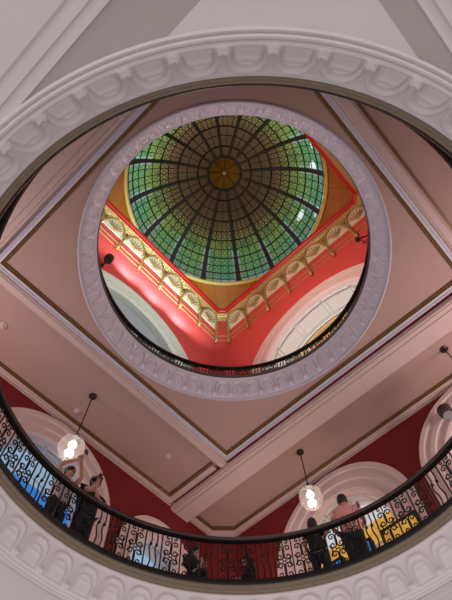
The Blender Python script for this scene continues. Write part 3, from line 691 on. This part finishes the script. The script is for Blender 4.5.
# ------------------------------------------------------------------ people
def skin_mesh(verts, edges, root=0, sub=2):
    me = bpy.data.meshes.new('tmp'); me.from_pydata([v[0] for v in verts], edges, []); o = bpy.data.objects.new('tmp', me); C.objects.link(o)
    o.modifiers.new('s', 'SKIN')
    for i, v in enumerate(verts):
        sv = me.skin_vertices[0].data[i]; r = v[1]; sv.radius = r if isinstance(r, tuple) else (r, r); sv.use_root = (i == root)
    sb = o.modifiers.new('u', 'SUBSURF'); sb.levels = sub; sb.render_levels = sub
    dg = bpy.context.evaluated_depsgraph_get(); em = bpy.data.meshes.new_from_object(o.evaluated_get(dg))
    out = ([v.co.copy() for v in em.vertices], [tuple(p.vertices) for p in em.polygons])
    bpy.data.objects.remove(o); return out
def person(loc, rz, H, pose, shirt, legs, hair, label, sleeve='short', cap=None, lean=0, long_hair=False, woman=False):
    """local +x is forward; heights scaled from 1.75"""
    r = empty('person', loc, rz); tag(r, label, 'person'); k = H/1.75
    def s(p): return (p[0]*k, p[1]*k, p[2]*k)
    sh = .165 if woman else .19
    hip = (0,0,.94); wst = (lean*.2,0,1.10); ch = (lean*.6,0,1.30); nb = (lean*.9,0,1.47); hx = lean; hd = pose.get('head', (.02+hx,0,1.62))
    V = [(s(hip),(.115*k,.15*k)), (s(wst),(.10*k,.135*k)), (s(ch),(.115*k,.165*k)), (s(nb),(.06*k,.075*k)), (s(((nb[0]+hd[0])/2,(nb[1]+hd[1])/2,1.525)),(.052*k,.055*k)), (s((hd[0],hd[1],hd[2]-.03)),(.082*k,.072*k)), (s((hd[0]-.005,hd[1],hd[2]+.055)),(.092*k,.075*k))]
    E_ = [(0,1),(1,2),(2,3),(3,4),(4,5),(5,6)]
    arms = []
    for sg, key in ((1,'L'), (-1,'R')):
        el, wr = pose[key]; sp = (ch[0], sg*sh, 1.41); i = len(V)
        V += [(s(sp), .06*k), (s(el), .042*k), (s(wr), .028*k)]; E_ += [(2,i),(i,i+1),(i+1,i+2)]; arms.append((sp, el, wr, sg))
    for sg in (1, -1):
        i = len(V); dx = pose.get('step', 0)*sg
        V += [(s((0,sg*.10,.88)), .088*k), (s((.02+dx*.5,sg*.105,.50)), .062*k), (s((dx,sg*.11,.09)), .042*k), (s((dx+.13,sg*.125,.03)), (.045*k,.03*k))]; E_ += [(0,i),(i,i+1),(i+1,i+2),(i+2,i+3)]
    vs, fs = skin_mesh(V, E_); body = MB().add(vs, fs)
    hdv = Vector(s(hd))
    # face relief: nose, ears, brow, lips
    body.sphere(hdv+Vector((.094*k,0,0)), .017*k, 8, 6, (1.2,.8,1.5)); body.sphere(hdv+Vector((.085*k,0,-.055*k)), .02*k, 8, 6, (.7,1.2,.5))
    for sg in (1,-1): body.sphere(hdv+Vector((0,sg*.082*k,0)), .026*k, 8, 6, (.7,.4,1.2))
    # hands: palm and five fingers
    for sp, el, wr, sg in arms:
        w = Vector(s(wr)); d = (w-Vector(s(el))).normalized(); gr = Vector(pose.get('grip', (0,0,1))); d = (d*.6+gr*.4).normalized()
        sd = d.cross(Vector((1,0,.2))).normalized(); nr = sd.cross(d).normalized()
        pc = w+d*.055*k
        t = MB(); t.tube([w-d*.01, w+d*.04*k, w+d*.09*k], [.027*k,.036*k,.03*k], 8); body.add(t.v, t.f)
        for q, ln in zip((-.027,-.009,.009,.027), (.06,.075,.07,.055)):
            b0 = w+d*.085*k+sd*q*k; b1 = b0+d*ln*.5*k+nr*.008; b2 = b1+(d*.5+nr*.7).normalized()*ln*.5*k
            t = MB(); t.tube([b0-d*.02, b0, b1, b2], [.010*k,.010*k,.009*k,.007*k], 6); body.add(t.v, t.f)
        th = w+d*.03*k-sd*.03*k*sg
        t = MB(); t.tube([th, th-sd*.03*k*sg+d*.03*k, th-sd*.035*k*sg+d*.06*k+nr*.01], [.013*k,.012*k,.009*k], 6); body.add(t.v, t.f)
    body.build('body', M['skin'], r, smooth=True, fix=False)
    e = MB()
    for sg in (1,-1): e.sphere(hdv+Vector((.083*k,sg*.03*k,.015*k)), .012*k, 8, 6)
    e.build('eyes', M['eye'], r)
    # clothing
    SV = [(s((0,0,.90)),(.15*k,.18*k)), (s(wst),(.145*k,.175*k)), (s(ch),(.155*k,.20*k)), (s((nb[0],nb[1],1.46)),(.08*k,.12*k))]; SE = [(0,1),(1,2),(2,3)]
    for sp, el, wr, sg in arms:
        i = len(SV); f = {'short':.55, 'none':.12, 'long':1.0}[sleeve]; q = [sp[j]+(el[j]-sp[j])*f for j in range(3)]
        SV += [(s(sp), .085*k), (s(q), .066*k)]; SE += [(2,i),(i,i+1)]
        if sleeve == 'long': q2 = [el[j]+(wr[j]-el[j])*.9 for j in range(3)]; SV.append((s(q2), .04*k)); SE.append((i+1,i+2))
    vs, fs = skin_mesh(SV, SE, 1); MB().add(vs, fs).build('shirt', shirt, r, smooth=True, fix=False)
    LV = [(s((0,0,.97)),(.128*k,.16*k))]; LE = []
    for sg in (1,-1):
        dx = pose.get('step', 0)*sg; i = len(LV); LV += [(s((0,sg*.10,.86)), .10*k), (s((.02+dx*.5,sg*.105,.50)), .075*k), (s((dx,sg*.11,.12)), .062*k)]; LE += [(0,i),(i,i+1),(i+1,i+2)]
    vs, fs = skin_mesh(LV, LE); MB().add(vs, fs).build('trousers', legs, r, smooth=True, fix=False)
    b = MB()
    for sg in (1,-1): dx = pose.get('step', 0)*sg; b.sphere((k*(dx+.06), sg*.12*k, .045*k), .06*k, 10, 7, (2.0,.85,.75))
    b.build('shoes', M['black'], r, smooth=True)
    # hair
    hb = MB(); t = MB(); t.sphere((0,0,0), .108*k, 16, 10, (1.0,.86,1.0))
    hv = [hdv+Vector((-.022*k,0,.050*k))+v for v in t.v]; hb.add(hv, t.f)
    if long_hair:
        hb.tube([hdv+Vector((-.05,0,.06)), hdv+Vector((-.085,0,-.06)), hdv+Vector((-.11,0,-.20)), hdv+Vector((-.12,0,-.36)), hdv+Vector((-.11,0,-.42))], [.08,.095,.10,.08,.03], 12)
    if not cap: hb.build('hair', hair, r, smooth=True)
    else:
        hb.build('hair', hair, r, smooth=True)
        c = MB(); t = MB(); t.lathe([(.001,.105),(.06,.095),(.10,.05),(.108,0),(.108,-.01)], 18); c.add([hdv+Vector((-.012,0,.065))+v*k for v in t.v], t.f)
        c.prism([hdv+Vector((.07,-.07,.06)), hdv+Vector((.17,-.045,.052)), hdv+Vector((.17,.045,.052)), hdv+Vector((.07,.07,.06))], (0,0,.012)); c.build('cap', cap, r, smooth=False)
    return r
def P2(r, ang): a = math.radians(ang); return W(r*math.cos(a), r*math.sin(a), 1.02)
blk = mat('black cotton', (.012,.012,.015), .8); wht = mat('pale grey top', (.50,.48,.50), .8); pnk = mat('salmon pink shirt', (.80,.38,.35), .8); drk = mat('dark denim', (.015,.018,.03), .8)
gry = mat('grey cap cloth', (.16,.15,.16), .8)
def face_in(a): return math.radians(a)+PI
person(P2(.808,91.2), face_in(90.3)+.15, 1.80, {'L':((.20,.16,1.50),(.17,.05,1.84)), 'R':((.08,-.30,1.52),(.16,-.05,1.82)), 'head':(.03,0,1.60), 'grip':(0,0,1)}, wht, blk, M['hair'], 'woman in a pale top raising a phone with both arms at the left railing', 'none', woman=True)
person(P2(.81,83.6), face_in(83.6)+.1, 1.92, {'L':((.16,.30,1.15),(.26,.02,1.13)), 'R':((.24,-.15,1.22),(.17,-.05,1.50)), 'head':(.03,0,1.62)}, blk, drk, M['hair'], 'man in a grey cap and black t-shirt by the left railing', 'short', cap=gry)
person(P2(.812,14.6), math.radians(14.6)+.1, 1.97, {'L':((.02,.30,1.17),(.20,.20,1.08)), 'R':((.05,-.26,1.13),(.24,-.08,1.12)), 'head':(.05,0,1.62)}, pnk, drk, M['hair'], 'man in a salmon pink shirt seen from behind at the right railing', 'short')
person(P2(.812,23.8), math.radians(24)-.1, 1.66, {'L':((-.02,.24,1.14),(.18,.20,1.06)), 'R':((-.10,-.28,1.22),(-.08,-.10,1.10)), 'head':(.03,0,1.60)}, blk, drk, M['hair'], 'woman with long black hair seen from behind beside the man in pink', 'short', long_hair=True, woman=True)
pf = person(P2(.93,53.2), face_in(53.2)+.5, 1.70, {'L':((.05,.26,1.15),(.22,.10,1.15)), 'R':((.05,-.26,1.15),(.22,-.10,1.12)), 'step':.10}, blk, blk, M['hair'], 'person in black clothes with a pale strap standing behind the balusters at bottom centre', 'long')
person(P2(.95,41.3), face_in(41.3)-1.3, 1.64, {'L':((.05,.24,1.14),(.20,.14,1.05)), 'R':((.03,-.24,1.14),(.20,-.12,1.05))}, blk, blk, M['hair'], 'person with dark hair and black top in profile behind the balusters', 'long', long_hair=True, woman=True)
MB().tube([(-.10,.12,1.44),(.02,.13,1.50),(.15,.06,1.32),(.17,-.04,1.14),(.13,-.15,1.0)], .022, 6).build('shoulder_strap', wht, pf)
# phones held up
def phone(loc, rot, label):
    r = empty('phone', loc); r.rotation_euler = rot; tag(r, label, 'phone')
    MB().box((-.005,-.038,-.075),(.005,.038,.075)).build('phone_body', M['black'], r)
    MB().box((.005,-.034,-.068),(.0065,.034,.068)).build('screen', mat('dim phone screen', (.1,.1,.12), .2), r)
def at_person(r, ang, off, p, k): 
    a = face_in(ang)+off; b0 = P2(r, ang); return b0+Matrix.Rotation(a, 3, 'Z')@(Vector(p)*k)
phone(at_person(.808,91.2,.15,(.275,.01,2.00),1.80/1.75), (.0,.2,face_in(90.3)+PI), 'black phone held up in the raised hands of the woman at left')
phone(at_person(.81,83.6,.1,(.255,-.07,1.60),1.92/1.75), (.3,.2,face_in(83.6)+PI), 'black phone held in front of his face by the man in the grey cap')
